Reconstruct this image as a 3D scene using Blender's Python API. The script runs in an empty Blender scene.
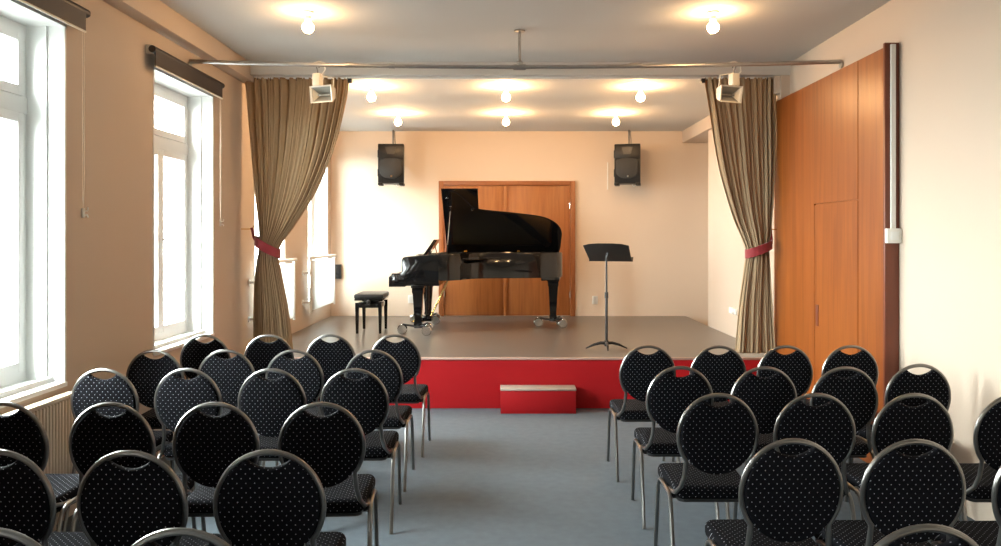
import bpy, bmesh, math, random
from mathutils import Vector, Matrix
R = math.radians
PI = math.pi
random.seed(7)
sc = bpy.context.scene
col = sc.collection

# ------------------------------------------------------------------ key measures (metres; X right, Y into the room, Z up)
EYE = 1.653
FPX, VX, VY = 780.0, 506.0, 237.0          # focal length and vanishing point on the 1001 x 546 frame
STAGE = 0.487                              # height of the stage
YF, YB = 7.52, 11.51                       # stage front, back wall
XL, XR, XRS = -2.58, 2.735, 2.65           # left wall, right wall of the hall, right wall of the stage
CE, CES = 3.333, 3.213                     # ceilings: hall, stage
YREAR = -3.6
SKY = 78.0

def at(px, py, y):
    return Vector(((px - VX) * y / FPX, y, EYE - (py - VY) * y / FPX))

# ------------------------------------------------------------------ materials
def mat(name, base, rough=0.6, metal=0.0, noise=None, bump=None, spec=0.5, coat=0.0, sheen=0.0):
    m = bpy.data.materials.new(name); m.use_nodes = True
    nt = m.node_tree; b = nt.nodes['Principled BSDF']
    b.inputs['Base Color'].default_value = (*base, 1)
    b.inputs['Roughness'].default_value = rough
    b.inputs['Metallic'].default_value = metal
    b.inputs['Specular IOR Level'].default_value = spec
    b.inputs['Coat Weight'].default_value = coat
    b.inputs['Sheen Weight'].default_value = sheen
    tc = nt.nodes.new('ShaderNodeTexCoord')
    if noise:
        scale, amt, stretch = noise
        mp = nt.nodes.new('ShaderNodeMapping'); mp.inputs['Scale'].default_value = stretch
        nt.links.new(tc.outputs['Object'], mp.inputs['Vector'])
        n = nt.nodes.new('ShaderNodeTexNoise'); n.inputs['Scale'].default_value = scale
        n.inputs['Detail'].default_value = 6
        nt.links.new(mp.outputs['Vector'], n.inputs['Vector'])
        mx = nt.nodes.new('ShaderNodeMix'); mx.data_type = 'RGBA'
        mx.inputs['A'].default_value = (*[c * (1 - amt) for c in base], 1)
        mx.inputs['B'].default_value = (*[min(1, c * (1 + amt)) for c in base], 1)
        nt.links.new(n.outputs['Fac'], mx.inputs['Factor'])
        nt.links.new(mx.outputs['Result'], b.inputs['Base Color'])
    if bump:
        n2 = nt.nodes.new('ShaderNodeTexNoise'); n2.inputs['Scale'].default_value = bump[0]
        n2.inputs['Detail'].default_value = 4
        nt.links.new(tc.outputs['Object'], n2.inputs['Vector'])
        bp = nt.nodes.new('ShaderNodeBump'); bp.inputs['Strength'].default_value = bump[1]
        bp.inputs['Distance'].default_value = 0.004
        nt.links.new(n2.outputs['Fac'], bp.inputs['Height'])
        nt.links.new(bp.outputs['Normal'], b.inputs['Normal'])
    return m

def wood_mat(name, dark, light, rough, scale=1.0):
    m = bpy.data.materials.new(name); m.use_nodes = True
    nt = m.node_tree; b = nt.nodes['Principled BSDF']
    tc = nt.nodes.new('ShaderNodeTexCoord')
    mp = nt.nodes.new('ShaderNodeMapping'); mp.inputs['Scale'].default_value = (9 * scale, 9 * scale, .55 * scale)
    nt.links.new(tc.outputs['Object'], mp.inputs['Vector'])
    n = nt.nodes.new('ShaderNodeTexNoise'); n.inputs['Scale'].default_value = 1.6
    n.inputs['Detail'].default_value = 7; n.inputs['Distortion'].default_value = .8
    nt.links.new(mp.outputs['Vector'], n.inputs['Vector'])
    cr = nt.nodes.new('ShaderNodeValToRGB')
    cr.color_ramp.elements[0].position = .32; cr.color_ramp.elements[0].color = (*dark, 1)
    cr.color_ramp.elements[1].position = .68; cr.color_ramp.elements[1].color = (*light, 1)
    nt.links.new(n.outputs['Fac'], cr.inputs['Fac'])
    nt.links.new(cr.outputs['Color'], b.inputs['Base Color'])
    b.inputs['Roughness'].default_value = rough
    return m

def dots_mat(name, base, dot, pitch, rad):
    """woven fabric with a staggered grid of small pale dots, laid out in the part's own X and (Y+Z)"""
    m = bpy.data.materials.new(name); m.use_nodes = True
    nt = m.node_tree; b = nt.nodes['Principled BSDF']; L = nt.links.new
    tc = nt.nodes.new('ShaderNodeTexCoord'); sp = nt.nodes.new('ShaderNodeSeparateXYZ')
    L(tc.outputs['Object'], sp.inputs[0])
    def mth(op, a, bb=None):
        nd = nt.nodes.new('ShaderNodeMath'); nd.operation = op
        for i, v in enumerate((a, bb)):
            if v is None: continue
            if isinstance(v, (int, float)): nd.inputs[i].default_value = v
            else: L(v, nd.inputs[i])
        return nd.outputs[0]
    u = mth('DIVIDE', sp.outputs['X'], pitch)
    v = mth('DIVIDE', mth('ADD', sp.outputs['Y'], sp.outputs['Z']), pitch)
    def layer(off):
        fu = mth('SUBTRACT', mth('FRACT', mth('ADD', u, 40 + off)), .5)
        fv = mth('SUBTRACT', mth('FRACT', mth('ADD', v, 40 + off)), .5)
        d = mth('SQRT', mth('ADD', mth('MULTIPLY', fu, fu), mth('MULTIPLY', fv, fv)))
        return mth('LESS_THAN', d, rad / pitch)
    f = mth('MAXIMUM', layer(0.0), layer(0.5))
    mx = nt.nodes.new('ShaderNodeMix'); mx.data_type = 'RGBA'
    mx.inputs['A'].default_value = (*base, 1); mx.inputs['B'].default_value = (*dot, 1)
    L(f, mx.inputs['Factor']); L(mx.outputs['Result'], b.inputs['Base Color'])
    b.inputs['Roughness'].default_value = .9; b.inputs['Specular IOR Level'].default_value = .06
    n = nt.nodes.new('ShaderNodeTexNoise'); n.inputs['Scale'].default_value = 700
    L(tc.outputs['Object'], n.inputs['Vector'])
    bp = nt.nodes.new('ShaderNodeBump'); bp.inputs['Strength'].default_value = .25; bp.inputs['Distance'].default_value = .001
    L(n.outputs['Fac'], bp.inputs['Height']); L(bp.outputs['Normal'], b.inputs['Normal'])
    return m

def glow_mat(name, colour, strength):
    m = bpy.data.materials.new(name); m.use_nodes = True
    b = m.node_tree.nodes['Principled BSDF']
    b.inputs['Base Color'].default_value = (.9, .88, .82, 1)
    b.inputs['Emission Color'].default_value = (*colour, 1); b.inputs['Emission Strength'].default_value = strength
    return m

def glass_mat(name, tint, gloss=.06):
    m = bpy.data.materials.new(name); m.use_nodes = True
    nt = m.node_tree; nt.nodes.remove(nt.nodes['Principled BSDF'])
    out = nt.nodes['Material Output']
    t = nt.nodes.new('ShaderNodeBsdfTransparent'); t.inputs[0].default_value = (*tint, 1)
    g = nt.nodes.new('ShaderNodeBsdfGlossy'); g.inputs['Roughness'].default_value = .02
    mx = nt.nodes.new('ShaderNodeMixShader'); mx.inputs[0].default_value = gloss
    nt.links.new(t.outputs[0], mx.inputs[1]); nt.links.new(g.outputs[0], mx.inputs[2])
    nt.links.new(mx.outputs[0], out.inputs['Surface'])
    return m

def cloth_mat(name, base, trans):
    m = mat(name, base, .9, noise=(3.0, .16, (30, 30, 1.2)), spec=.15)
    nt = m.node_tree; b = nt.nodes['Principled BSDF']; out = nt.nodes['Material Output']
    tr = nt.nodes.new('ShaderNodeBsdfTranslucent')
    src = b.inputs['Base Color'].links[0].from_socket
    nt.links.new(src, tr.inputs['Color'])
    mx = nt.nodes.new('ShaderNodeMixShader'); mx.inputs[0].default_value = trans
    nt.links.new(b.outputs[0], mx.inputs[1]); nt.links.new(tr.outputs[0], mx.inputs[2])
    nt.links.new(mx.outputs[0], out.inputs['Surface'])
    return m

M = dict(
    paint=mat('cream_wall_paint', (.565, .46, .368), .75, noise=(1.5, .02, (1, 1, 1)), bump=(60, .12)),
    paint_lit=mat('lit_back_wall_paint', (.68, .555, .44), .75, noise=(1.5, .02, (1, 1, 1)), bump=(60, .12)),  # cream paint lightened: brightness of the lit back wall put into its colour
    ceil=mat('ceiling_paint', (.60, .59, .565), .85, noise=(.8, .03, (1, 1, 1)), bump=(40, .1)),
    white=mat('white_gloss_paint', (.82, .83, .82), .4, noise=(4, .02, (1, 1, 1))),
    carpet=mat('blue_grey_floor', (.100, .124, .146), .8, noise=(16, .20, (1, 1, 1)), bump=(160, .3), spec=.3),
    deck=mat('stage_linoleum', (.125, .108, .092), .28, noise=(2.5, .10, (1, 1, 1)), spec=.45),
    red=mat('red_front_paint', (.35, .008, .011), .5, noise=(3, .08, (1, 1, 4)), spec=.2),
    alu=mat('edge_trim_metal', (.50, .34, .29), .45, metal=.4),
    tread=mat('beige_tread', (.36, .31, .26), .5, noise=(6, .08, (1, 1, 1))),
    wood=wood_mat('cherry_veneer', (.20, .050, .007), (.285, .080, .012), .34),
    doorwood=wood_mat('door_veneer', (.25, .075, .015), (.34, .115, .026), .4, 1.4),
    frame=mat('door_frame_wood', (.26, .08, .02), .4, noise=(4, .15, (6, 6, .6))),
    dkwood=mat('dark_brown_wood', (.15, .035, .014), .4, noise=(4, .2, (8, 8, .6))),
    curtain=cloth_mat('taupe_curtain', (.45, .325, .20), .34),
    tie=mat('red_velvet', (.20, .004, .009), .8, sheen=.4, noise=(20, .15, (1, 1, 1))),
    steel=mat('pewter_tube', (.23, .22, .21), .28, metal=.95, noise=(8, .06, (1, 1, 1))),
    pipe=mat('galvanised_pipe', (.42, .40, .38), .35, metal=.9, noise=(20, .15, (1, 1, 1))),
    chrome=mat('bright_chrome', (.8, .8, .8), .12, metal=1.0),
    brass=mat('brass', (.75, .52, .2), .25, metal=1.0),
    gold=mat('gold_plate', (.5, .33, .12), .35, metal=.9, noise=(12, .1, (1, 1, 1))),
    lacquer=mat('black_lacquer', (.005, .005, .0055), .08, spec=.35, coat=.15, noise=(3, .05, (1, 1, 1))),
    black=mat('matt_black', (.012, .012, .013), .45, noise=(20, .1, (1, 1, 1))),
    plastic=mat('black_plastic', (.008, .008, .0085), .4, noise=(30, .1, (1, 1, 1)), spec=.3),
    grille=mat('speaker_grille', (.018, .018, .018), .55, metal=.2, bump=(400, .5)),
    leather=mat('black_leather', (.014, .013, .013), .38, bump=(120, .2)),
    ivory=mat('ivory_key', (.75, .72, .62), .3),
    blind=mat('charcoal_blind', (.036, .029, .03), .6, noise=(40, .08, (1, 1, 1))),
    blindcase=mat('dark_cassette', (.022, .017, .017), .4),
    cream=mat('cream_metal', (.74, .70, .60), .45, noise=(10, .04, (1, 1, 1))),
    reflector=mat('grey_reflector', (.30, .30, .27), .4, metal=.3),
    plug=mat('white_plastic', (.80, .79, .75), .4),
    fabric=dots_mat('dotted_chair_fabric', (.0045, .0045, .006), (.28, .28, .31), .030, .0019),
    radiator=mat('cream_radiator_enamel', (.74, .63, .50), .5, noise=(5, .03, (1, 1, 1))),
    bulb=glow_mat('lit_bulb', (1.0, .60, .28), 190),
    bulb_stage=glow_mat('lit_stage_bulb', (1.0, .58, .26), 410),
    glass=glass_mat('window_glass', (.97, .99, .98)),
    frosted=cloth_mat('frosted_guard_glass', (.85, .87, .86), .75),
)

# ------------------------------------------------------------------ mesh building
class MB:
    def __init__(self): self.bm = bmesh.new()
    def box(self, lo, hi, bev=0.0, seg=2):
        lo, hi = Vector(lo), Vector(hi)
        c = (lo + hi) / 2; s = hi - lo
        r = bmesh.ops.create_cube(self.bm, size=1, matrix=Matrix.Translation(c) @ Matrix.Diagonal((*s, 1)))
        if bev:
            es = list({e for v in r['verts'] for e in v.link_edges})
            bmesh.ops.bevel(self.bm, geom=es, offset=bev, segments=seg, affect='EDGES', profile=.5)
        return self
    def prism(self, pts, d, bev=0.0, seg=2):
        """pts: a planar outline (3-D); d: extrusion vector"""
        d = Vector(d)
        vs = [self.bm.verts.new(p) for p in pts]
        vt = [self.bm.verts.new(Vector(p) + d) for p in pts]
        fs = [self.bm.faces.new(vs), self.bm.faces.new(vt[::-1])]
        n = len(vs)
        for i in range(n):
            fs.append(self.bm.faces.new((vs[i], vs[(i + 1) % n], vt[(i + 1) % n], vt[i])))
        bmesh.ops.recalc_face_normals(self.bm, faces=fs)
        if bev:
            es = list(fs[0].edges) + list(fs[1].edges)
            bmesh.ops.bevel(self.bm, geom=es, offset=bev, segments=seg, affect='EDGES', profile=.5)
        return self
    def tube(self, pts, r, n=10, closed=False, radii=None):
        pts = [Vector(p) for p in pts]; k = len(pts)
        rings = []; up = None
        for i, p in enumerate(pts):
            a = pts[(i - 1) % k] if (closed or i) else p
            b = pts[(i + 1) % k] if (closed or i < k - 1) else p
            t = (b - a).normalized()
            if up is None:
                up = t.orthogonal().normalized()
            up = (up - t * up.dot(t))
            up = up.normalized() if up.length > 1e-6 else t.orthogonal().normalized()
            w = t.cross(up)
            rr = radii[i] if radii else r
            rings.append([self.bm.verts.new(p + (up * math.cos(2 * PI * j / n) + w * math.sin(2 * PI * j / n)) * rr) for j in range(n)])
        for i in range(k if closed else k - 1):
            A, B = rings[i], rings[(i + 1) % k]
            sh = 0
            if closed and i == k - 1:
                sh = min(range(n), key=lambda s: (A[0].co - B[s].co).length)
            for j in range(n):
                self.bm.faces.new((A[j], A[(j + 1) % n], B[(j + 1 + sh) % n], B[(j + sh) % n]))
        if not closed:
            self.bm.faces.new(rings[0][::-1]); self.bm.faces.new(rings[-1])
        return self
    def cyl(self, p0, p1, r0, r1=None, n=20):
        r1 = r0 if r1 is None else r1
        return self.tube([p0, p1], r0, n, radii=[r0, r1])
    def lathe(self, prof, c, n=24, axis='Z'):
        c = Vector(c); rings = []
        for r, h in prof:
            ring = []
            for j in range(n):
                a = 2 * PI * j / n
                x, y = r * math.cos(a), r * math.sin(a)
                v = Vector((x, y, h)) if axis == 'Z' else (Vector((x, h, y)) if axis == 'Y' else Vector((h, x, y)))
                ring.append(self.bm.verts.new(c + v))
            rings.append(ring)
        for A, B in zip(rings, rings[1:]):
            for j in range(n):
                self.bm.faces.new((A[j], A[(j + 1) % n], B[(j + 1) % n], B[j]))
        self.bm.faces.new(rings[0][::-1]); self.bm.faces.new(rings[-1])
        return self
    def sphere(self, c, r, sx=1, sy=1, sz=1, n=20):
        bmesh.ops.create_uvsphere(self.bm, u_segments=n, v_segments=max(8, n // 2), radius=r,
                                  matrix=Matrix.Translation(Vector(c)) @ Matrix.Diagonal((sx, sy, sz, 1)))
        return self
    def strap(self, pts, h, th, closed=False):
        """flat band: pts along it, h tall (Z), th thick"""
        pts = [Vector(p) for p in pts]; k = len(pts); rows = []
        for i, p in enumerate(pts):
            a = pts[(i - 1) % k] if (closed or i) else p
            b = pts[(i + 1) % k] if (closed or i < k - 1) else p
            t = (b - a).normalized()
            nrm = t.cross(Vector((0, 0, 1)))
            nrm = nrm.normalized() if nrm.length > 1e-5 else Vector((0, 1, 0))
            w = nrm.cross(t).normalized()
            rows.append([self.bm.verts.new(p + nrm * sx * th / 2 + w * sz * h / 2) for sx, sz in ((-1, -1), (1, -1), (1, 1), (-1, 1))])
        for i in range(k if closed else k - 1):
            A, B = rows[i], rows[(i + 1) % k]
            for j in range(4):
                self.bm.faces.new((A[j], A[(j + 1) % 4], B[(j + 1) % 4], B[j]))
        if not closed:
            self.bm.faces.new(rows[0][::-1]); self.bm.faces.new(rows[-1])
        return self
    def move(self, m):
        bmesh.ops.transform(self.bm, matrix=m, verts=self.bm.verts); return self
    def build(self, name, m, parent=None, smooth=35, loc=None):
        bmesh.ops.recalc_face_normals(self.bm, faces=self.bm.faces)
        me = bpy.data.meshes.new(name); self.bm.to_mesh(me); self.bm.free()
        me.materials.append(m)
        if smooth:
            me.polygons.foreach_set('use_smooth', [True] * len(me.polygons))
            me.set_sharp_from_angle(angle=R(smooth))
        o = bpy.data.objects.new(name, me); col.objects.link(o)
        if parent is not None: o.parent = parent
        if loc is not None: o.location = loc
        return o

def tag(o, label=None, cat=None, group=None, kind=None):
    if label: o['label'] = label
    if cat: o['category'] = cat
    if group: o['group'] = group
    if kind: o['kind'] = kind
    return o
def empty(name, loc, label=None, cat=None, group=None, rz=0.0, kind=None):
    o = bpy.data.objects.new(name, None); col.objects.link(o)
    o.location = loc; o.rotation_euler = (0, 0, rz); o.empty_display_size = .1
    return tag(o, label, cat, group, kind)
def struct(o, label=None, cat=None): return tag(o, label, cat, kind='structure')
def kids(o): return [c for c in bpy.data.objects if c.parent == o]
def copy_tree(o, parent=None):
    c = o.copy(); col.objects.link(c)
    if parent is not None: c.parent = parent
    for ch in kids(o): copy_tree(ch, c)
    return c

# ------------------------------------------------------------------ the room shell
struct(MB().box((XL - .4, YREAR - .2, -.12), (XR + 1.0, YB + .2, 0)).build('floor', M['carpet']), 'blue grey speckled floor running up to the red stage', 'floor')
c = MB()
c.box((XL - .4, YREAR - .2, CE), (XR + 1.0, 7.50, CE + .2))
c.box((XL - .4, 7.50, CES), (XR + 1.0, YB + .2, CE + .2))
struct(c.build('ceiling', M['ceil'], smooth=0), 'pale ceiling with a shallow step down above the stage', 'ceiling')

W_SILL, W_TOP = .81, 2.90
WINS = [(3.40, 4.57), (5.70, 6.87), (7.98, 9.10), (10.15, 11.27), (-1.20, -.03)]
w = MB(); ths = .36
ys = sorted(WINS); y0 = YREAR - .2
for a, b in ys:
    w.box((XL - ths, y0, 0), (XL, a, CE + .1)); y0 = b
    w.box((XL - ths, a, 0), (XL, b, W_SILL - .03)); w.box((XL - ths, a, W_TOP), (XL, b, CE + .1))
w.box((XL - ths, y0, 0), (XL, YB + .2, CE + .1))
struct(w.build('wall_left', M['paint'], smooth=0), 'cream wall with the tall white windows', 'wall')
w = MB()
w.box((XR, YREAR - .2, 0), (XR + .25, YF, CE + .1))
w.box((XRS, YF, 0), (XR + .25, 10.22, CE + .1))
w.box((3.35, 10.22, 0), (3.6, YB + .2, CE + .1))
w.box((XR + .05, 10.12, 0), (3.6, 10.22, CE + .1))
struct(w.build('wall_right', M['paint'], smooth=0), 'bright cream wall on the side of the wooden panelling', 'wall')
struct(MB().box((XL - .4, YB, 0), (3.6, YB + .2, CE + .1)).build('wall_back', M['paint_lit'], smooth=0), 'cream wall behind the piano', 'wall')
struct(MB().box((XL - .4, YREAR - .2, 0), (XR + .5, YREAR, CE + .1)).build('wall_front', M['paint'], smooth=0), 'cream wall behind the audience', 'wall')
struct(MB().box((XL - .02, YREAR, 3.165), (-2.46, YB + .02, CE + .05), .006).build('trim_1', M['paint']), 'boxed beam along the top of the window wall', 'beam')
struct(MB().box((2.60, YF + .02, 3.04), (3.4, YB + .02, CE + .05), .006).build('trim_2', M['paint']), 'boxed beam above the right side of the stage', 'beam')

# windows ----------------------------------------------------------
WLAB = ['tall bright window nearest the camera, cut by the left edge', 'tall bright window with a dark blind halfway along the wall',
        'stage window half hidden behind the left curtain', 'stage window next to the back wall corner',
        'tall window behind the camera']
for i, (a, b) in enumerate(WINS):
    t = empty('window_%d' % (i + 1), (XL, (a + b) / 2, W_SILL), WLAB[i], 'window', kind='structure')
    h = (b - a) / 2; H = W_TOP - W_SILL
    xo, xi = -.30, -.22                                   # frame plane, local x
    f = MB()
    f.box((xo, -h, 0), (xi, -h + .07, H)); f.box((xo, h - .07, 0), (xi, h, H))
    f.box((xo, -h + .07, 0), (xi, h - .07, .07)); f.box((xo, -h + .07, H - .07), (xi, h - .07, H))
    f.box((xo - .005, -h + .02, 1.555), (xi + .012, h - .02, 1.655), .008)     # transom
    f.build('window_frame', M['white'], t)
    cs = MB()                                              # white lining boards of the reveal, with a small step
    for s in (-1, 1):
        y1, y2 = sorted((s * h, s * (h - .018))); cs.box((xi, y1, 0), (.004, y2, H))
        y1, y2 = sorted((s * h, s * (h - .034))); cs.box((-.115, y1, 0), (-.095, y2, H))
    cs.box((xi, -h, H - .018), (.004, h, H))
    cs.build('window_lining', M['white'], t)
    MB().box((xo, -h + .001, -.03), (-.06, h - .001, .012), .005).box((-.06, -h + .001, -.03), (.014, h - .001, -.001), .005).box((-.09, -h + .02, 0), (-.06, h - .02, .03), .005).build('window_sill', M['white'], t)
    for s0, s1, z0, z1 in ((-h + .07, 0, .07, 1.555), (0, h - .07, .07, 1.555), (-h + .07, h - .07, 1.655, H - .07)):
        s = MB(); q = .055
        s.box((xo + .015, s0, z0), (xi + .02, s0 + q, z1), .006); s.box((xo + .015, s1 - q, z0), (xi + .02, s1, z1), .006)
        s.box((xo + .015, s0 + q, z0), (xi + .02, s1 - q, z0 + q)); s.box((xo + .015, s0 + q, z1 - q), (xi + .02, s1 - q, z1))
        so = s.build('window_sash', M['white'], t)
        MB().box((-.262, s0 + q - .005, z0 + q - .005), (-.258, s1 - q + .005, z1 - q + .005)).build('window_pane', M['glass'], so, smooth=0)
    MB().cyl((xi + .02, .03, .82), (xi + .06, .03, .82), .012).box((xi + .05, .02, .72), (xi + .068, .04, .83), .006).build('window_handle', M['chrome'], t)
    # daylight guide for the renderer (an opening marker, gives off no light of its own)
    ld = bpy.data.lights.new('daylight_opening', 'AREA'); ld.shape = 'RECTANGLE'; ld.size = H; ld.size_y = b - a
    ld.cycles.is_portal = True
    lo = bpy.data.objects.new('daylight_opening', ld); col.objects.link(lo)
    lo.location = (XL - .34, (a + b) / 2, (W_SILL + W_TOP) / 2); lo.rotation_euler = (0, R(-90), 0)

# double door ------------------------------------------------------
d = empty('door_1', (0, YB, STAGE), 'orange brown double door behind the grand piano', 'door', kind='structure')
x0, x1, dh = -.99, 1.02, 1.99
f = MB()
f.box((x0, -.05, 0), (x0 + .075, -.001, dh), .004).box((x1 - .075, -.05, 0), (x1, -.001, dh), .004).box((x0 + .075, -.05, dh - .07), (x1 - .075, -.001, dh), .004)
f.build('door_frame', M['frame'], d)
mid = -.005
for s0, s1 in ((x0 + .078, mid - .002), (mid + .002, x1 - .078)):
    MB().box((s0, -.03, .012), (s1, -.001, dh - .073), .003).build('door_leaf', M['doorwood'], d)
MB().box((mid - .03, -.042, .012), (mid + .022, -.028, dh - .075), .004).build('door_strip', M['doorwood'], d)
for hx, hz in ((x1 - .082, 1.63), (x1 - .082, .32), (x0 + .082, 1.63), (x0 + .082, .32)):
    MB().cyl((hx, -.055, hz - .04), (hx, -.055, hz + .04), .009).sphere((hx, -.055, hz + .043), .010, n=10).build('door_hinge', M['chrome'], d)
MB().cyl((mid + .10, -.03, .98), (mid + .10, -.075, .98), .009).tube([(mid + .10, -.075, .98), (mid + .22, -.075, .98)], .009).build('door_handle', M['chrome'], d)

# ------------------------------------------------------------------ the stage and its step
st = empty('stage', (0, YF, 0), 'low stage with glossy grey floor and bright red front', 'stage')
MB().box((XL + .003, .02, .02), (XRS - .003, YB - YF - .003, STAGE)).build('stage_deck', M['deck'], st, smooth=0)
MB().box((XL + .004, 0, .002), (XRS - .004, .02, STAGE - .018)).build('stage_front', M['red'], st, smooth=0)
MB().box((XL + .004, -.012, STAGE - .018), (XRS - .004, .03, STAGE + .003), .004).build('stage_edge_trim', M['alu'], st)
sb = empty('step_box', (.30, 7.4, 0), 'small red step box with pale tread against the stage front', 'step')
x0, x1 = -.35, .355
b = MB().box((x0, -.105, 0), (x1, .10, .215), .004)
b.build('step_body', M['red'], sb)
MB().box((x0 - .004, -.111, .215), (x1 + .004, .10, .232), .004).build('step_tread', M['tread'], sb)

# ------------------------------------------------------------------ wooden panelling on the right wall
wp = empty('wooden_partition', (XRS, YF, 0), 'tall orange wood panelling with a flush door beside the right curtain', 'partition')
T0, T1 = -.015, XR - XRS
ht = 2.975; g = .006
def yl(v): return v - YF
p = MB()
p.box((T0, yl(5.45), .003), (T1 - .002, yl(5.84) - g, ht), .001)
p.prism([(T0, yl(y), z) for y, z in ((5.84 + g, 1.93 + g), (5.84 + g, ht), (7.66, ht), (7.66, STAGE + .004), (YF - .02, STAGE + .004), (YF - .02, .003), (6.67, .003), (6.67, 1.93 + g))], (.0145, 0, 0))
p.box((.001, yl(5.80), .003), (T1 - .002, yl(6.7), ht - .03))
p.build('wood_panel', M['wood'], wp, 0)
dd = MB().box((T0, yl(5.84) + g, .012), (0, yl(6.67) - g, 1.93 - g)).build('flush_door', M['wood'], wp, 0)
MB().box((T0 - .008, yl(6.625), .90), (T0 + .004, yl(6.575), 1.08), .004).build('recessed_handle', M['dkwood'], dd)
MB().box((T0 - .002, yl(5.42), .003), (T1 - .002, yl(5.45), ht + .03), .003).build('edge_post', M['dkwood'], wp)
ld = empty('cable_duct', (2.684, 5.418, 1.66), 'white cable duct with switch box on the end of the wooden panelling', 'cable duct')
MB().box((-.017, -.018, .05), (.017, 0, 1.33), .003).build('duct_cover', M['plug'], ld)
sw = MB().box((-.055, -.038, -.05), (.05, 0, .052), .007).build('switch_box', M['plug'], ld)
MB().box((-.03, -.044, -.028), (.026, -.037, .03), .004).build('rocker', M['white'], sw)

# ------------------------------------------------------------------ roller blinds, radiator, wall hooks
def blind(a, b, label):
    t = empty('roller_blind', (XL, (a + b) / 2, 2.87), label, 'blind', 'roller blinds over the hall windows')
    h = (b - a) / 2
    MB().cyl((.052, -h, .128), (.052, h, .128), .026, n=20).cyl((.052, h, .128), (.052, h + .012, .128), .02).build('blind_roller', M['blindcase'], t)
    MB().box((.070, -h + .01, .008), (.076, h - .05, .13)).build('blind_fabric', M['blind'], t, smooth=0)
    MB().cyl((.073, -h + .01, .006), (.073, h - .05, .006), .007, n=10).build('bottom_bar', M['cream'], t)
    for s in (-1, 1):
        y = s * (h - .02)
        MB().box((.002, y - .012, .095), (.05, y + .012, .162), .004).build('bracket', M['cream'], t)
    MB().tube([(.05, h - .02, .12), (.05, h - .02, -.9), (.05, h - .03, -1.06), (.05, h - .04, -.9), (.05, h - .04, .12)], .0012, 5).build('pull_chain', M['radiator'], t)
blind(3.28, 4.70, 'rolled up dark blind in the top left corner above the nearest window')
blind(5.57, 6.94, 'rolled up dark blind above the second window, left of the pipe')
rad = empty('radiator', (XL, 3.98, .10), 'cream ribbed radiator under the nearest window sill', 'radiator')
r = MB(); r.box((.03, -.56, .0), (.07, .56, .64), .006)
for k in range(37):
    y = -.54 + k * .03
    r.box((.066, y - .009, .012), (.085, y + .009, .628), .006)
r.build('radiator_panel', M['radiator'], rad)
MB().box((.025, -.565, .636), (.088, .565, .655), .004).build('top_grille', M['radiator'], rad)
for s in (-1, 1):
    MB().box((.002, s * .4 - .02, -.0995), (.045, s * .4 + .02, .5), .003).build('bracket', M['radiator'], rad)
for y, z, lab in ((4.75, 1.80, 'small white chain holder on the wall between the two hall windows'), (7.03, 1.78, 'small white chain holder on the wall left of the left curtain')):
    t = empty('chain_holder', (XL, y, z), lab, 'wall fitting', 'chain holders')
    MB().box((0, -.014, -.03), (.012, .014, .03), .004).build('base_plate', M['plug'], t)
    MB().tube([(.01, 0, .012), (.03, 0, .012), (.034, 0, .02), (.034, 0, .034)], .004, 8).tube([(.01, 0, -.012), (.03, 0, -.012), (.034, 0, -.02), (.034, 0, -.03)], .004, 8).build('peg', M['plug'], t)

# guard rails in front of the stage windows
def guard(ya, yb, label):
    t = empty('window_guard', (XL, ya, STAGE), label, 'guard rail', 'window guards on the stage')
    L = yb - ya
    MB().tube([(.11, -.03, .90), (.11, L + .04, .90)], .021, 12).build('top_rail', M['white'], t)
    for y in (.02, L - .02):
        MB().box((.097, y - .012, .20), (.121, y + .012, .90), .003).build('post', M['white'], t)
        for z in (.71, .34):
            MB().tube([(0, y, z), (.11, y, z)], .013, 10).cyl((0, y, z), (.012, y, z), .03).build('wall_bracket', M['white'], t)
    MB().box((.105, .035, .23), (.111, L - .035, .86)).build('guard_panel', M['frosted'], t, smooth=0)
guard(7.80, 9.12, 'white window guard rail behind the left curtain')
guard(9.86, 11.24, 'white window guard rail in the far left corner of the stage')

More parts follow.
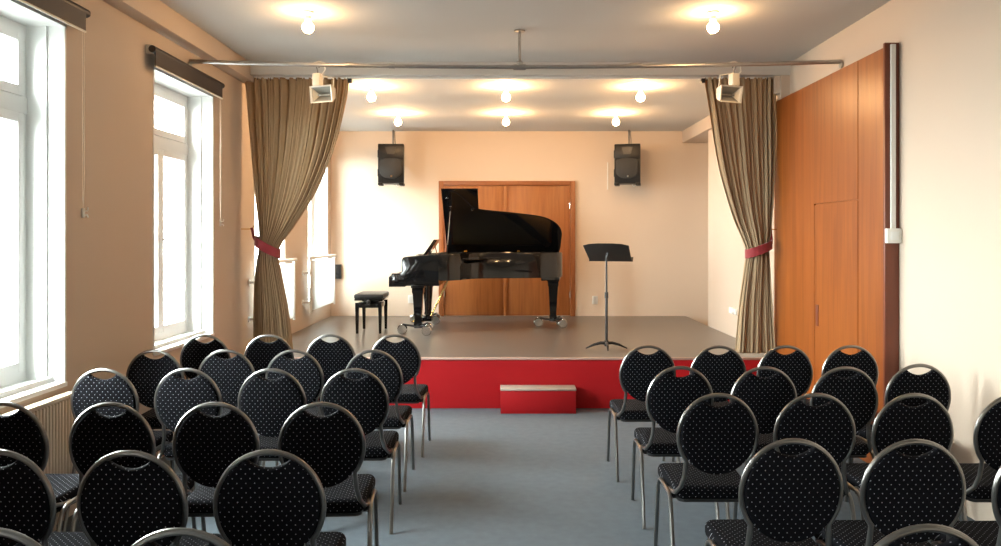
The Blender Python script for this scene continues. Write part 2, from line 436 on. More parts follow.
# ------------------------------------------------------------------ curtains
YC = 7.60
def interp(tab, v):
    """smooth (Catmull-Rom) edge of the cloth through the given heights"""
    if v <= tab[0][0]: return tab[0][1]
    if v >= tab[-1][0]: return tab[-1][1]
    for i in range(len(tab) - 1):
        (y0, x0), (y1, x1) = tab[i], tab[i + 1]
        if v <= y1:
            m = lambda k: (tab[min(k + 1, len(tab) - 1)][1] - tab[max(k - 1, 0)][1]) / (tab[min(k + 1, len(tab) - 1)][0] - tab[max(k - 1, 0)][0])
            h = y1 - y0; t = (v - y0) / h
            return ((2 * t ** 3 - 3 * t * t + 1) * x0 + (t ** 3 - 2 * t * t + t) * h * m(i) + (-2 * t ** 3 + 3 * t * t) * x1 + (t ** 3 - t * t) * h * m(i + 1))
def curtain(left, right, folds, seed, label, tie_y):
    rnd = random.Random(seed)
    ph = [rnd.uniform(0, 6.28) for _ in range(6)]
    NU, NV = 300, 90
    y_top, y_bot = left[0][0], left[-1][0]
    bm = bmesh.new(); g = []
    for j in range(NV + 1):
        py = y_top + (y_bot - y_top) * j / NV
        xa, xb = interp(left, py), interp(right, py)
        z = at(0, py, YC).z
        near = math.exp(-((py - tie_y) / 32.0) ** 2)
        row = []
        for i in range(NU + 1):
            u = i / NU
            uu = u + .012 * math.sin(2 * PI * 3 * u + ph[0]) + .004 * math.sin(py * .035 + ph[1] + u * 9)
            a = 2 * PI * folds * uu
            amp = .025 + .010 * math.sin(2 * PI * 2.3 * u + ph[2])
            y = amp * math.sin(a) + .010 * math.sin(2.0 * a + ph[3]) + .008 * math.sin(.37 * a + py * .02 + ph[4])
            y += -.045 * near * math.sin(PI * u)
            x = (xa + (xb - xa) * u - VX) * YC / FPX + .010 * math.cos(a) * (1 - .5 * near) * math.sin(PI * u)
            row.append(bm.verts.new((x, y, z)))
        g.append(row)
    for j in range(NV):
        for i in range(NU):
            bm.faces.new((g[j][i], g[j][i + 1], g[j + 1][i + 1], g[j + 1][i]))
    me = bpy.data.meshes.new('curtain_cloth'); bm.to_mesh(me); bm.free(); me.materials.append(M['curtain'])
    me.polygons.foreach_set('use_smooth', [True] * len(me.polygons))
    root = empty('stage_curtain', (0, YC, 0), label, 'curtain', 'stage curtains')
    o = bpy.data.objects.new('curtain_cloth', me); col.objects.link(o); o.parent = root
    s = o.modifiers.new('thickness', 'SOLIDIFY'); s.thickness = .003; s.offset = 0
    # heading tape with hooks
    xa, xb = at(left[0][1], 0, YC).x, at(right[0][1], 0, YC).x
    zt = at(0, y_top, YC).z
    for k in range(9):
        hx = xa + .01 + (xb - xa - .02) * k / 8
        MB().tube([(hx, 0, zt - .03), (hx, -.012, zt - .005), (hx, 0, zt + .02)], .004, 6).build('curtain_hook', M['black'], root)
    return root
L_left = [(78, 244), (105, 246), (132, 248), (193, 254), (231, 259), (248, 259.5), (270, 256), (300, 254), (352, 253)]
L_right = [(78, 349), (99, 346.6), (149, 334), (193, 315), (226, 294), (250, 278), (270, 280.6), (308, 288), (352, 293)]
curtain(L_left, L_right, 15, 3, 'taupe floor length curtain gathered at the left of the stage', 245)
R_left = [(78, 704), (112, 710), (170, 720), (217, 733), (250, 746), (264, 745), (305, 740), (353, 736)]
R_right = [(78, 777), (106, 776), (170, 775), (229, 771), (246, 768.5), (293, 771), (353, 775)]
curtain(R_left, R_right, 13, 9, 'taupe floor length curtain gathered in front of the wooden panelling', 250)
rl = empty('curtain_rail', (0, YC, CES), 'white curtain rail across the ceiling edge above the stage', 'rail')
MB().box((XL + .125, -.012, -.022), (XRS - .055, .012, 0), .003).build('rail_track', M['white'], rl)
for x in (at(350, 0, YC).x, at(703, 0, YC).x):
    MB().box((x - .018, -.02, -.06), (x + .018, .02, -.018), .004).build('end_stop', M['black'], rl)

def tieback(cx, cz, a, slope, hook, label):
    t = empty('curtain_tieback', (cx, YC, cz), label, 'tieback', 'red curtain tiebacks')
    pts = [(a * math.cos(k / 40 * 2 * PI), -.03 + .105 * math.sin(k / 40 * 2 * PI), slope * math.cos(k / 40 * 2 * PI)) for k in range(40)]
    MB().strap(pts, .085, .008, True).build('band', M['tie'], t)
    sgn = 1 if hook[0] > 0 else -1
    e = Vector((sgn * a, -.03, sgn * slope)); hk = Vector(hook)
    MB().tube([e, e.lerp(hk, .35) + Vector((0, -.01, -.01)), e.lerp(hk, .75), hk], .014, 8).build('cord_loop', M['tie'], t)
    w = XL if sgn < 0 else XRS
    MB().tube([(w - cx, hk.y, hk.z - .01), (hk.x - sgn * .012, hk.y, hk.z - .01), (hk.x - sgn * .02, hk.y, hk.z + .025)], .006, 8).build('wall_hook', M['brass'], t)
p1, p2 = at(257, 240, YC), at(280, 254, YC)
tieback((p1.x + p2.x) / 2, (p1.z + p2.z) / 2, abs(p2.x - p1.x) / 2 + .008, -(p1.z - p2.z) / 2 * 1.0, (-.165, .0, .185), 'red velvet tieback holding the left curtain to the window wall')
p1, p2 = at(745, 254, YC), at(770, 244, YC)
tieback((p1.x + p2.x) / 2, (p1.z + p2.z) / 2, abs(p2.x - p1.x) / 2 + .004, (p2.z - p1.z) / 2 * 1.0, (.128, .0, .20), 'red velvet tieback holding the right curtain beside the wooden panelling')

# ------------------------------------------------------------------ lighting pipe with two floodlights
YP = 6.34
pp = empty('lighting_pipe', (0, YP, 3.045), 'long metal pipe spanning the hall below the ceiling', 'pipe')
n = 24
xa, xb = XL + .01, XR - .012
pts = []
for k in range(n + 1):
    x = xa + (xb - xa) * k / n
    pts.append((x, 0, .035 - .045 * (1 - ((x - .1) / 2.65) ** 2)))
MB().tube(pts, .017, 12).build('pipe', M['pipe'], pp)
xm = .11
MB().tube([(xm, 0, 0), (xm, 0, CE - 3.045)], .012, 10).build('drop_rod', M['pipe'], pp)
MB().cyl((xm, 0, CE - 3.045 - .012), (xm, 0, CE - 3.045), .045).build('ceiling_flange', M['pipe'], pp)
MB().cyl((xm - .05, 0, -.01), (xm + .05, 0, -.01), .026).sphere((xm, 0, .02), .028, n=12).build('clamp', M['pipe'], pp)
for x in (xa, xb):
    MB().cyl((x - .006, 0, 0 + .008), (x + .006, 0, .008), .028).build('wall_flange', M['pipe'], pp)
for c0_, c1_ in (((1.0, 0, .0), (1.10, 0, .002)), ((-1.30, 0, .006), (-1.24, 0, .005)), ((-.95, 0, -.001), (-.9, 0, -.003))):
    MB().cyl(c0_, c1_, .022).build('coupling', M['pipe'], pp)

def floodlight(px, label, flip):
    x = (px - VX) * YP / FPX
    t = empty('floodlight', (x, YP, 3.04), label, 'floodlight', 'floodlights on the pipe')
    t.rotation_euler = (0, 0, R(-22 * flip))
    MB().box((-.06 * flip - .035, -.03, -.155), (-.06 * flip + .035, .03, -.055), .006).build('gear_box', M['cream'], t)
    MB().tube([(-.06 * flip, 0, -.06), (-.06 * flip, 0, -.03), (-.06 * flip, -.022, .0), (-.06 * flip, 0, .024), (-.06 * flip, .02, .0)], .006, 8).build('hook_clamp', M['steel'], t)
    # housing: a tapered trough, open side tilted down towards the chairs
    bk = [(-.07, .06, -.175), (.07, .06, -.175), (.07, .06, -.255), (-.07, .06, -.255)]
    fr = [(-.105, -.055, -.165), (.105, -.055, -.165), (.105, -.035, -.30), (-.105, -.035, -.30)]
    b = MB(); vs = [b.bm.verts.new(v) for v in bk]; vf = [b.bm.verts.new(v) for v in fr]
    b.bm.faces.new(vs[::-1])
    inn = [b.bm.verts.new(Vector(v) * .86 + Vector((0, 0, -.0325))) for v in fr]
    ib = [b.bm.verts.new(Vector(v) * .80 + Vector((0, -.012, -.043))) for v in bk]
    for i in range(4):
        j = (i + 1) % 4
        b.bm.faces.new((vs[i], vs[j], vf[j], vf[i])); b.bm.faces.new((vf[i], vf[j], inn[j], inn[i])); b.bm.faces.new((inn[i], inn[j], ib[j], ib[i]))
    b.bm.faces.new(ib)
    b.build('housing', M['cream'], t, smooth=0)
    rf = MB(); q = [Vector(v) * .84 + Vector((0, .004, -.037)) for v in fr]
    rg = [Vector((-.06, .035, -.225)), Vector((.06, .035, -.225))]
    V = [rf.bm.verts.new(v) for v in q + rg]
    for f_ in ((0, 1, 5, 4), (3, 2, 5, 4), (0, 3, 4), (1, 2, 5)): rf.bm.faces.new([V[k] for k in f_])
    rf.build('reflector', M['reflector'], t, smooth=0)
    MB().cyl((-.06, 0, -.232), (.06, 0, -.232), .006, n=10).build('lamp_tube', M['reflector'], t)
    MB().tube([(-.075, .02, -.17), (-.078, .0, -.08), (-.06 * flip, 0, -.05)], .005, 8).tube([(.075, .02, -.17), (.08, .02, -.10), (-.06 * flip + .02, 0, -.07)], .005, 8).build('yoke', M['cream'], t)
    MB().tube([(-.06 * flip + .03, 0, -.07), (-.06 * flip + .07, 0, -.03), (-.06 * flip + .06, 0, .03), (-.06 * flip + .01, .0, .045), (-.06 * flip - .04, 0, .035)], .005, 8).build('cable', M['plug'], t)
floodlight(324, 'cream floodlight hanging from the pipe before the left curtain', 1)
floodlight(728, 'cream floodlight hanging from the pipe before the right curtain', -1)

# ------------------------------------------------------------------ ceiling bulbs
LAMPS = [(-1.477, 5.82, CE, 'lit bare bulb on the hall ceiling, left side'), (1.545, 5.82, CE, 'lit bare bulb on the hall ceiling, right side'),
         (-1.39, 8.06, CES, 'lit bulb nearer the audience on the stage ceiling, left'), (0, 8.06, CES, 'lit bulb nearer the audience on the stage ceiling, middle'),
         (1.39, 8.06, CES, 'lit bulb nearer the audience on the stage ceiling, right'),
         (-1.358, 9.81, CES, 'lit bulb near the back wall above the left loudspeaker'), (0, 9.81, CES, 'lit bulb near the back wall in the middle'),
         (1.383, 9.81, CES, 'lit bulb near the back wall above the right loudspeaker')]
lamp = stage_bulb = None
for x, y, z, lab in LAMPS:
    if lamp is None:
        lamp = t = empty('ceiling_lamp', (x, y, z), lab, 'lamp', 'bare bulbs on the ceiling')
        MB().lathe([(.0, 0), (.045, 0), (.045, -.012), (.03, -.022), (.022, -.03), (.022, -.062), (.0, -.062)][1:-1], (0, 0, 0)).build('lamp_socket', M['white'], t)
        prof = [(.012, -.055), (.018, -.066)] + [(.043 * math.sin(a), -.117 + .043 * math.cos(a)) for a in [R(q) for q in range(30, 180, 12)]] + [(.002, -.16)]
        MB().lathe(prof, (0, 0, 0)).build('bulb', M['bulb'], t)
    else:
        t = copy_tree(lamp); t.location = (x, y, z); t['label'] = lab
        if z == CES:                                     # stage bulbs glow stronger than the hall ones, to brighten the back wall
            for ch in kids(t):
                if ch.name.startswith('bulb'):
                    if stage_bulb is None:
                        stage_bulb = ch.data.copy(); stage_bulb.materials[0] = M['bulb_stage']
                    ch.data = stage_bulb

# ------------------------------------------------------------------ loudspeakers
def speaker(x, zc, yaw, label):
    t = empty('loudspeaker', (x, YB - .33, zc), label, 'loudspeaker', 'loudspeakers on the back wall', rz=yaw)
    w, h = .182, .285
    pl = [(-w, -.15), (w, -.15), (w - .005, -.02), (w * .62, .17), (-w * .62, .17), (-w + .005, -.02)]
    MB().prism([(px, py, -h) for px, py in pl], (0, 0, 2 * h - .01), .014).build('cabinet', M['plastic'], t)
    # front baffle, slightly bowed
    MB().prism([(-w + .006, -.15, h - .03), (-w + .006, -.168, h - .03), (-.08, -.180, h - .02), (.08, -.180, h - .02), (w - .006, -.168, h - .03), (w - .006, -.15, h - .03)], (0, 0, -.20), .006).build('horn', M['plastic'], t)
    MB().prism([(-.08, -.1795, h - .06), (.08, -.1795, h - .06), (.05, -.184, h - .16), (-.05, -.184, h - .16)], (0, -.004, 0)).build('horn_mouth', M['black'], t)
    gr = []
    for a in range(0, 181, 12):
        gr.append((.155 * math.cos(R(a)), -.155, .035 + .035 * math.sin(R(a))))
    for a in range(180, 361, 12):
        gr.append((.155 * math.cos(R(a)), -.155, -.12 + .10 * math.sin(R(a))))
    g = MB().prism(gr, (0, -.028, 0), .008).build('grille', M['grille'], t)
    MB().cyl((.01, -.183, -.185), (.01, -.187, -.185), .014, n=16).build('badge', M['chrome'], g)
    for s in (-1, 1):
        MB().box((s * .15 - .035, -.16, -h - .028), (s * .15 + .03, .06, -h + .01), .008).build('foot', M['plastic'], t)
    for z in (.14, -.13):
        MB().box((-w - .016, -.08, z - .055), (-w + .01, .02, z + .055), .008).build('side_handle', M['plastic'], t)
    MB().box((-.03, .165, -.02), (.03, .326, .02), .003).box((-.06, .32, -.12), (.06, .329, .12), .002).build('wall_bracket', M['steel'], t)
    MB().box((-.012, .18, .0), (.012, .20, CES - zc), .002).tube([(.035, .19, .2), (.02, .19, CES - zc - .01)], .006, 8).build('hanging_strap', M['steel'], t)
    MB().tube([(.05, .1, -h), (.07, .14, -h - .03), (.14, .2, -h + .02), (.15, .3, .0)], .007, 8).build('cable', M['plug'], t)
speaker(-1.635, EYE + 1.045, R(3), 'black loudspeaker mounted high to the left of the double door')
speaker(1.75, EYE + 1.045, R(-13), 'black loudspeaker mounted high to the right of the double door')
cd = tag(MB().box((-.008, -.012, -.2), (.008, 0, .2), .002).build('cable_trunking', M['plug'], loc=(1.50, YB, EYE + .9)), 'thin white cable trunking beside the right loudspeaker', 'cable duct')

# ------------------------------------------------------------------ sockets and small wall box
def outlet(loc, rz, label):
    t = empty('wall_socket', loc, label, 'socket', 'white wall sockets', rz=rz)
    o = MB().box((-.042, -.012, -.06), (.042, 0, .06), .004).build('cover_plate', M['plug'], t)
    for z in (-.028, .028):
        MB().lathe([(.019, 0), (.019, -.003), (.015, -.003), (.013, .004)], (0, -.012, z), 16, 'Y').build('socket_well', M['white'], o)
p = at(595, 300, YB); outlet((p.x, YB, p.z), 0, 'white wall socket right of the double door, left of the music stand')
p = at(411, 299, YB); outlet((p.x, YB, p.z), 0, 'white wall socket behind the keyboard end of the piano')
bx = empty('socket_strip', (XRS, 9.0, .80), 'white socket strip low on the wall left of the right curtain', 'socket', rz=R(-90))
MB().box((-.18, -.03, -.04), (.06, 0, .03), .005).build('strip_body', M['plug'], bx)
MB().box((-.05, -.05, -.03), (.02, -.03, .03), .005).build('plug', M['white'], bx)
p = at(337.5, 271.5, YB)
wb = empty('wall_box', (p.x, YB, p.z), 'small black box on the back wall beside the far window', 'wall box')
bo = MB().box((-.062, -.07, -.105), (.062, 0, .105), .006).build('box_body', M['plastic'], wb)
MB().box((-.04, -.074, -.02), (.04, -.068, .07), .003).build('box_panel', M['grille'], bo)
MB().box((-.03, -.078, -.07), (.03, -.068, -.045), .003).build('box_button', M['black'], bo)

# ------------------------------------------------------------------ grand piano
PY = 9.24                                            # near (treble) side of the case
pn = empty('grand_piano', (0, PY, STAGE), 'black lacquered grand piano with open lid on the stage', 'piano')
SP = 1.46                                            # distance of the straight bass side behind the near side
TOP, BOT = .965, .645
# plan of the case: local x along the strings, local y away from the viewer
def smooth_path(ctrl, n=8):
    out = []
    P = [Vector(c) for c in ctrl]
    for i in range(len(P) - 1):
        a, b = P[max(i - 1, 0)], P[i]
        c_, d_ = P[i + 1], P[min(i + 2, len(P) - 1)]
        for k in range(n):
            t = k / n
            out.append(.5 * ((2 * b) + (c_ - a) * t + (2 * a - 5 * b + 4 * c_ - d_) * t * t + (3 * b - a - 3 * c_ + d_) * t ** 3))
    out.append(P[-1]); return out
XK, XF = -1.235, -.80
bent = smooth_path([(-.74, 0.015), (-.66, .05), (-.56, .18), (-.46, .38), (-.35, .50), (-.15, .56), (.10, .605), (.42, .68), (.60, .78), (.70, .92), (.745, 1.06), (.745, 1.25), (.73, 1.40), (.70, SP)], 6)
outer = [Vector((XF, 0))] + bent + [Vector((XF, SP))]
def offset_poly(poly, d):
    n = len(poly); res = []
    for i in range(n):
        a, b, c_ = poly[i - 1], poly[i], poly[(i + 1) % n]
        t = ((b - a).normalized() + (c_ - b).normalized()).normalized()
        res.append(b + Vector((-t.y, t.x)) * d)
    return res
inner = offset_poly(outer, .055)
rim = MB(); bm = rim.bm; n = len(outer)
rows = []
for poly, z in ((outer, BOT), (outer, TOP - .008), (offset_poly(outer, .006), TOP), (offset_poly(outer, .049), TOP), (inner, TOP - .006), (inner, BOT)):
    rows.append([bm.verts.new((q.x, q.y, z)) for q in poly])
for k in range(6):
    A, B = rows[k], rows[(k + 1) % 6]
    for i in range(n - 1):
        bm.faces.new((A[i], A[i + 1], B[i + 1], B[i]))
rim.build('rim', M['lacquer'], pn, 40)
MB().prism([(q.x, q.y, .80) for q in inner], (0, 0, .012)).build('soundboard', M['doorwood'], pn, 0)
pl = offset_poly(outer, .10)
MB().prism([(q.x, q.y, .868) for q in pl], (0, 0, .016), .005).build('cast_plate', M['gold'], pn)
s = MB()
for k in range(40):
    y = .16 + k * (SP - .32) / 39
    f = (y - .16) / (SP - .32)
    xe = -.55 + 1.15 * min(1, f * 1.2) ** .9
    s.tube([(XF + .03, y, .905), (min(xe, .6), min(SP - .12, y + .06), .905)], .0012, 4)
strs = s.build('strings', M['steel'], pn); strs['kind'] = 'stuff'
# arms at both ends of the keyboard
arm = [(-1.39, .575), (-1.39, .69), (-1.378, .703), (-1.275, .708), (-1.25, .722), (-1.238, .76), (-1.236, .895), (-1.222, .922), (-1.19, .932), (-.95, .952), (-.795, .963), (-.795, .61), (-1.15, .60), (-1.2, .575)]
for y in (0.0, SP - .085):
    MB().prism([(x, y, z) for x, z in arm], (0, .085, 0), .006).build('key_arm', M['lacquer'], pn, 30)
MB().box((-1.385, .085, .58), (-.80, SP - .085, .655), .004).build('keybed', M['lacquer'], pn)
MB().box((-1.388, .085, .655), (-1.372, SP - .085, .705), .003).build('keyslip', M['lacquer'], pn)
wk = MB()
KW = (SP - .17 - .10) / 52
for k in range(52):
    y = .135 + k * KW
    wk.box((-1.368, y + .0006, .66), (-1.222, y + KW - .0006, .716), .001, 1)
wk.build('white_keys', M['ivory'], pn)
bk = MB()
for k in range(51):
    if k % 7 in (0, 1, 3, 4, 5):
        y = .135 + (k + 1) * KW
        bk.box((-1.32, y - .006, .70), (-1.222, y + .006, .728), .002, 1)
bk.build('black_keys', M['black'], pn)
for y in (.085, SP - .135):
    MB().box((-1.37, y, .655), (-1.23, y + .05, .73), .004).build('key_block', M['lacquer'], pn)
MB().prism([(-1.222, .085, .70), (-1.20, .085, .70), (-1.14, .085, .90), (-1.165, .085, .90)], (0, SP - .17, 0), .004).build('fallboard', M['lacquer'], pn)
MB().box((-1.17, .085, .84), (-1.10, SP - .085, .925), .004).box((-1.10, .085, .80), (-.80, SP - .085, .86)).build('stretcher', M['lacquer'], pn)
pins = MB()
for k in range(44):
    for q in range(2):
        pins.cyl((-1.0 + q * .06 + .01 * (k % 3), .15 + k * .027, .86), (-1.0 + q * .06 + .01 * (k % 3), .15 + k * .027, .905), .0035, n=6)
pins = pins.build('tuning_pins', M['steel'], pn); pins['kind'] = 'stuff'
md = MB().prism([(-1.03, .34, .93), (-1.012, .34, .925), (-.872, .34, 1.125), (-.885, .34, 1.135)], (0, .78, 0), .004).build('music_desk', M['lacquer'], pn)
MB().box((-1.10, .30, .912), (-.86, 1.16, .93), .004).box((-1.06, .34, .93), (-1.03, 1.12, .945), .003).build('desk_shelf', M['lacquer'], md)
MB().tube([(-.90, .62, 1.08), (-.87, .62, .93)], .006, 8).build('desk_strut', M['brass'], md)
# lid: hinged on the far (bass) side; local u along the strings, w away from the hinge
TH = R(37.5)
hinge = empty('lid', (0, SP, TOP - .012)); hinge.parent = pn
lid_out = [(XF, 0), (.727, 0), (.74, .10)] + [(q.x, q.y) for q in smooth_path([(.745, .40), (.715, .53), (.62, .667), (.44, .772), (.077, .845), (-.35, .918), (-.46, 1.02), (-.55, 1.17), (-.64, 1.255), (-.72, 1.265)], 5)] + [(XF, 1.265)]
def onlid(x, w_, t): return Vector((x, -w_ * math.cos(TH) - t * math.sin(TH), w_ * math.sin(TH) - t * math.cos(TH) * -1))
nrm = onlid(0, 0, .022) - onlid(0, 0, 0)
seen = []
for q in lid_out:
    if not seen or (Vector(q) - Vector(seen[-1])).length > 1e-3: seen.append(q)
MB().prism([onlid(x, w_, 0) for x, w_ in seen], nrm, .005).build('lid_panel', M['lacquer'], hinge, 30)
# front flap folded back on top of the lid
fl = [(XF - .005, 0.03), (XF - .005, 1.28), (XF + .45, 1.28), (XF + .45, 0.03)]
MB().prism([onlid(x, w_, .024) for x, w_ in fl], nrm, .005).build('lid_flap', M['lacquer'], hinge, 30)
for x in (-.55, .17):
    MB().box((x - .03, -.03, -.012), (x + .03, .015, .012), .003).prism([(x - .022, -.035, .0), (x + .022, -.035, .0), (x, -.05, .085)], (0, .012, 0)).build('lid_hinge', M['brass'], hinge)
for x, w_ in ((-.735, 1.17), (-.70, 1.00), (-.43, .93)):
    a_ = onlid(x, w_, -.001); b_ = a_ - nrm.normalized() * .008
    MB().cyl(a_, b_, .016, n=14).build('prop_cup', M['chrome'], hinge)
pr = onlid(-.70, 1.00, -.01) + Vector((0, SP, TOP - .012))
MB().tube([(-.725, .30, TOP - .02), pr], .009, 10).build('lid_prop', M['lacquer'], pn)
MB().tube([Vector((-.725, .30, TOP - .02)).lerp(pr, .2) + Vector((0, -.012, 0)), pr + Vector((0, -.012, 0))], .004, 8).build('prop_rod', M['chrome'], pn)
# legs on caster spiders
def piano_leg(x, y, ztop):
    l = MB()
    w0, w1 = .068, .040
    l.box((x - .08, y - .08, ztop - .05), (x + .08, y + .08, ztop), .006)
    sec = [(ztop - .05, w0), (ztop - .10, w0), (ztop - .12, w0 - .008), (.16, w1), (.14, w1 + .008), (.105, w1 + .008)]
    rows = []
    for z, hw in sec:
        rows.append([l.bm.verts.new((x + sx * hw, y + sy * hw, z)) for sx, sy in ((-1, -1), (1, -1), (1, 1), (-1, 1))])
    for A, B in zip(rows, rows[1:]):
        for i in range(4): l.bm.faces.new((A[i], A[(i + 1) % 4], B[(i + 1) % 4], B[i]))
    l.bm.faces.new(rows[0]); l.bm.faces.new(rows[-1][::-1])
    leg = l.build('leg', M['lacquer'], pn, 30)
    sp = MB().cyl((x, y, .075), (x, y, .115), .05)
    ang = [R(178), R(-52), R(58)]
    for a in ang:
        sp.tube([(x, y, .09), (x + .19 * math.cos(a), y + .19 * math.sin(a), .115)], .013, 8)
    sp.build('caster_spider', M['black'], leg)
    for a in ang:
        cx, cy = x + .19 * math.cos(a), y + .19 * math.sin(a)
        cz = .0585
        k = MB()
        for s in (-1, 1):
            k.lathe([(.012, -.011), (.052, -.012), (.058, -.004), (.058, .004), (.052, .012), (.012, .011)], (cx, cy + s * .02, cz), 20, 'Y')
        k.box((cx - .012, cy - .012, cz + .02), (cx + .012, cy + .012, .125), .004).cyl((cx, cy - .035, cz), (cx, cy + .035, cz), .009, n=10)
        k.build('caster', M['chrome'], leg)
piano_leg(-1.055, .13, .605); piano_leg(-1.055, SP - .13, .605); piano_leg(.61, .90, .64)
MB().prism([(.45, .74, .605), (.62, .80, .605), (.70, .92, .605), (.72, 1.1, .605), (.45, 1.1, .605)], (0, 0, .05), .006).build('leg_block', M['lacquer'], pn)
# pedal lyre with diagonal brass braces
ly = MB()
for y in (.66, .80):
    ly.tube([(-1.0, y, .58), (-1.0, y, .16)], .016, 12)
ly.box((-1.06, .60, .10), (-.94, .86, .17), .008)
lyo = ly.build('pedal_lyre', M['lacquer'], pn)
for y in (.67, .73, .79):
    MB().box((-1.20, y - .012, .085), (-1.04, y + .012, .10), .004).build('pedal', M['brass'], lyo)
for y in (.62, .84):
    MB().tube([(-.975, y, .12), (-.72, y, .66)], .007, 8).build('lyre_brace', M['brass'], lyo)

# piano bench
bn = empty('piano_bench', (-1.66, 9.66, STAGE + .001), 'black adjustable piano bench at the keyboard end of the piano', 'bench', rz=R(1))
MB().box((-.175, -.285, .418), (.175, .285, .475), .018, 3).build('cushion', M['leather'], bn)
MB().box((-.17, -.28, .398), (.17, .28, .419), .004).build('seat_board', M['lacquer'], bn)
MB().box((-.15, -.26, .31), (.15, .26, .365), .005).build('apron', M['lacquer'], bn)
j = MB()
for y in (-.15, .15):
    j.tube([(-.11, y, .36), (.10, y, .403)], .010, 8).tube([(.11, y, .36), (-.10, y, .403)], .010, 8)
j.build('scissor_lift', M['black'], bn)
for s in (-1, 1):
    MB().lathe([(.012, -.03), (.024, -.02), (.026, .0), (.02, .012), (.01, .016)], (0, s * .285, .382), 16, 'Y').cyl((0, s * .2, .382), (0, s * .28, .382), .007, n=8).build('knob', M['black'], bn)
for sx in (-1, 1):
    for sy in (-1, 1):
        l = MB(); rows = []
        for z, hw in ((0, .014), (.02, .015), (.30, .022), (.372, .022)):
            rows.append([l.bm.verts.new((sx * .138 + a * hw, sy * .25 + b_ * hw, z)) for a, b_ in ((-1, -1), (1, -1), (1, 1), (-1, 1))])
        for A, B in zip(rows, rows[1:]):
            for i in range(4): l.bm.faces.new((A[i], A[(i + 1) % 4], B[(i + 1) % 4], B[i]))
        l.bm.faces.new(rows[0][::-1]); l.bm.faces.new(rows[-1])
        l.build('leg', M['lacquer'], bn, 30)

# ------------------------------------------------------------------ music stand
ms = empty('music_stand', (1.046, 8.12, STAGE), 'black orchestra music stand standing right of the piano', 'music stand')
MB().cyl((0, 0, .05), (0, 0, .56), .014, n=14).build('lower_tube', M['black'], ms)
MB().cyl((0, 0, .55), (0, 0, .97), .0095, n=12).build('upper_tube', M['black'], ms)
MB().cyl((0, 0, .53), (0, 0, .59), .019, n=14).cyl((0, 0, .03), (0, 0, .09), .022, n=14).build('collar', M['black'], ms)
for a in (R(2), R(178), R(268)):
    ca, sa = math.cos(a), math.sin(a); ln = .215 if sa > -.5 else .16
    MB().tube([(0, 0, .062), (ca * .06, sa * .06, .064), (ca * .13, sa * .13, .046), (ca * ln, sa * ln, .006)], .011, 8, radii=[.018, .016, .013, .006]).build('foot', M['black'], ms)
t_, f_ = R(35), R(20)
v = Vector((math.cos(f_), -math.sin(f_), 0)); u = Vector((-math.sin(f_) * math.cos(t_), -math.cos(f_) * math.cos(t_), math.sin(t_)))
nn = v.cross(u).normalized()
c0 = Vector((.015, 0, 1.005))
def dk(a, b_, d_): return c0 + v * a + u * b_ + nn * d_
ol = [(-.225, -.165), (.225, -.165), (.24, .13), (.17, .158), (.08, .168), (-.08, .168), (-.17, .158), (-.24, .13)]
desk = MB().prism([dk(a, b_, 0) for a, b_ in ol], nn * .004, .0015).build('desk_plate', M['black'], ms)
MB().prism([dk(-.235, -.168, -.002), dk(.235, -.168, -.002), dk(.235, -.168, .055), dk(-.235, -.168, .055)] if nn.z > 0 else
           [dk(-.235, -.168, .002), dk(.235, -.168, .002), dk(.235, -.168, -.055), dk(-.235, -.168, -.055)], u * .006, .002).build('desk_lip', M['black'], desk)
sg = 1 if nn.z > 0 else -1
MB().cyl((0, 0, .94), dk(-.0, -.01, -.004 * sg), .014, .02, n=12).build('tilt_joint', M['black'], ms)

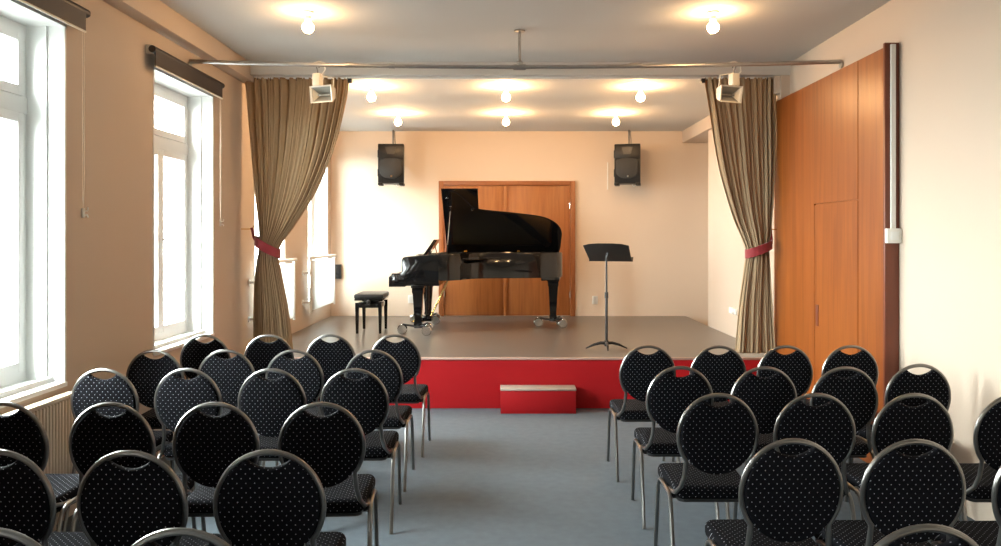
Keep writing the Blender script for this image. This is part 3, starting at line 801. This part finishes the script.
# ------------------------------------------------------------------ chairs
def make_chair():
    t = empty('banquet_chair', (0, 0, 0))
    def yb(z): return -.20 - .115 * (z - .52)
    cz, rx, rz = .715, .184, .196
    # back pad with the grip opening under the top of the ring
    a0 = R(64)
    out = []
    for k in range(49):
        a = a0 - (2 * PI - (PI - 2 * a0)) * k / 48
        out.append((.177 * math.cos(a), cz + .189 * math.sin(a)))
    x_e, z_e = out[0]
    for k in range(1, 12):
        f = k / 12; x = -x_e + 2 * x_e * f
        out.append((x, z_e - .033 * math.sin(PI * f) ** .8 ))
    pts = [(x, yb(z) - .018, z) for x, z in out]
    sl = Vector((0, 1, .115)).normalized()
    MB().prism(pts, sl * .036, .012, 3).build('backrest', M['fabric'], t, 50)
    path = [(-.190, -.05, .412), (-.190, -.10, .414), (-.182, -.15, .425), (-.164, -.180, .46), (-.150, -.196, .515), (-.147, yb(.56), .565)]
    ring = []
    for k in range(41):
        a = R(218) - R(256) * k / 40
        z = cz + rz * math.sin(a)
        ring.append((rx * math.cos(a), yb(z), z))
    path = path + ring + [(-x, y, z) for x, y, z in reversed(path)]
    MB().tube(path, .0102, 10).build('back_frame', M['steel'], t)
    # seat cushion
    so = []
    for (cx_, cy_, r_, a1) in ((.142, -.135, .035, -90), (.150, .19, .05, 0), (-.150, .19, .05, 90), (-.142, -.135, .035, 180)):
        for k in range(7):
            a = R(a1 + 90 * k / 6)
            so.append((cx_ + r_ * math.cos(a), cy_ + r_ * math.sin(a), .392))
    MB().prism(so, (0, 0, .066), .022, 3).build('seat', M['fabric'], t, 50)
    f = MB().prism([(x * .95, y * .95, .380) for x, y, z in so], (0, 0, .014))
    for y in (-.09, .09):
        f.tube([(-.203, y, .405), (-.18, y, .385), (.18, y, .385), (.203, y, .405)], .010, 8)
    f.build('seat_frame', M['black'], t)
    for s in (-1, 1):
        MB().tube([(s * .210, -.265, 0), (s * .206, -.155, .36), (s * .205, -.137, .393), (s * .204, -.10, .411), (s * .203, 0, .413)], .0106, 10).build('leg', M['steel'], t)
        MB().tube([(s * .206, .225, 0), (s * .205, .155, .36), (s * .204, .137, .393), (s * .203, .10, .411), (s * .203, 0, .413)], .0106, 10).build('leg', M['steel'], t)
    return t
chair0 = make_chair()
rows_l = [(5.88, [-.832, -1.32, -1.79, -2.27]), (5.09, [-.866, -1.377, -1.834, -2.29]), (4.35, [-.855, -1.31, -1.78, -2.25]),
          (3.47, [-.840, -1.30, -1.76, -2.24]), (2.69, [-.833, -1.29, -1.76]), (1.97, [-.823, -1.30])]
rows_r = [(5.28, [.961, 1.438, 1.89, 2.342]), (4.42, [.997, 1.462, 1.922, 2.39]), (3.655, [.998, 1.46, 1.917, 2.40]),
          (2.83, [1.04, 1.485, 1.96]), (1.987, [1.07])]
ORD = ['front row by the stage', 'second row from the stage', 'third row from the stage', 'fourth row from the stage', 'fifth row from the stage', 'row nearest the camera']
SEAT = ['aisle end', 'second seat from the aisle', 'third seat from the aisle', 'wall end']
first = True
for rows, blk in ((rows_l, 'left'), (rows_r, 'right')):
    for ri, (yr, xs) in enumerate(rows):
        rname = 'row nearest the camera' if ri == len(rows) - 1 else ORD[ri]
        for si, x in enumerate(xs):
            t = chair0 if first else copy_tree(chair0)
            first = False
            t.location = (x, yr + .245 + random.uniform(-.012, .012) + (.10 if (blk, ri, si) == ('right', 1, 3) else 0), 0)
            t.rotation_euler = (0, 0, R({('left', 3, 0): 4.5, ('left', 4, 0): 3.0}.get((blk, ri, si), random.uniform(-1.6, 1.6))))
            tag(t, 'black dotted banquet chair, %s block, %s, %s' % (blk, rname, SEAT[si]), 'chair', 'round backed banquet chairs')

# ------------------------------------------------------------------ daylight, camera, view
wd = bpy.data.worlds.new('sky'); sc.world = wd; wd.use_nodes = True
bg = wd.node_tree.nodes['Background']
nt = wd.node_tree
tc = nt.nodes.new('ShaderNodeTexCoord'); sp = nt.nodes.new('ShaderNodeSeparateXYZ'); nt.links.new(tc.outputs['Generated'], sp.inputs[0])
mr = nt.nodes.new('ShaderNodeMapRange'); mr.interpolation_type = 'SMOOTHSTEP'
mr.inputs['From Min'].default_value = -.22; mr.inputs['From Max'].default_value = .06
mr.inputs['To Min'].default_value = 8.0; mr.inputs['To Max'].default_value = SKY     # street below, overcast sky above
nt.links.new(sp.outputs['Z'], mr.inputs['Value'])
nt.links.new(mr.outputs['Result'], bg.inputs['Strength'])
bg.inputs['Color'].default_value = (.94, 1.0, 1.0, 1)

cam = bpy.data.cameras.new('camera'); co = bpy.data.objects.new('camera', cam); col.objects.link(co)
co.location = (0, 0, EYE); co.rotation_euler = (R(90), 0, 0)
cam.sensor_width = 36; cam.lens = FPX / 1001 * 36
cam.shift_x = -(VX - 500.5) / 1001; cam.shift_y = -(273 - VY) / 1001
cam.clip_start = .05
sc.camera = co
sc.view_settings.view_transform = 'Standard'; sc.view_settings.look = 'None'
sc.view_settings.gamma = 1; sc.view_settings.use_curve_mapping = False
sc.view_settings.exposure = 0.0
cy = sc.cycles
cy.use_denoising = True
cy.max_bounces = 10; cy.diffuse_bounces = 7; cy.glossy_bounces = 4; cy.transmission_bounces = 6; cy.transparent_max_bounces = 12
cy.sample_clamp_indirect = 8
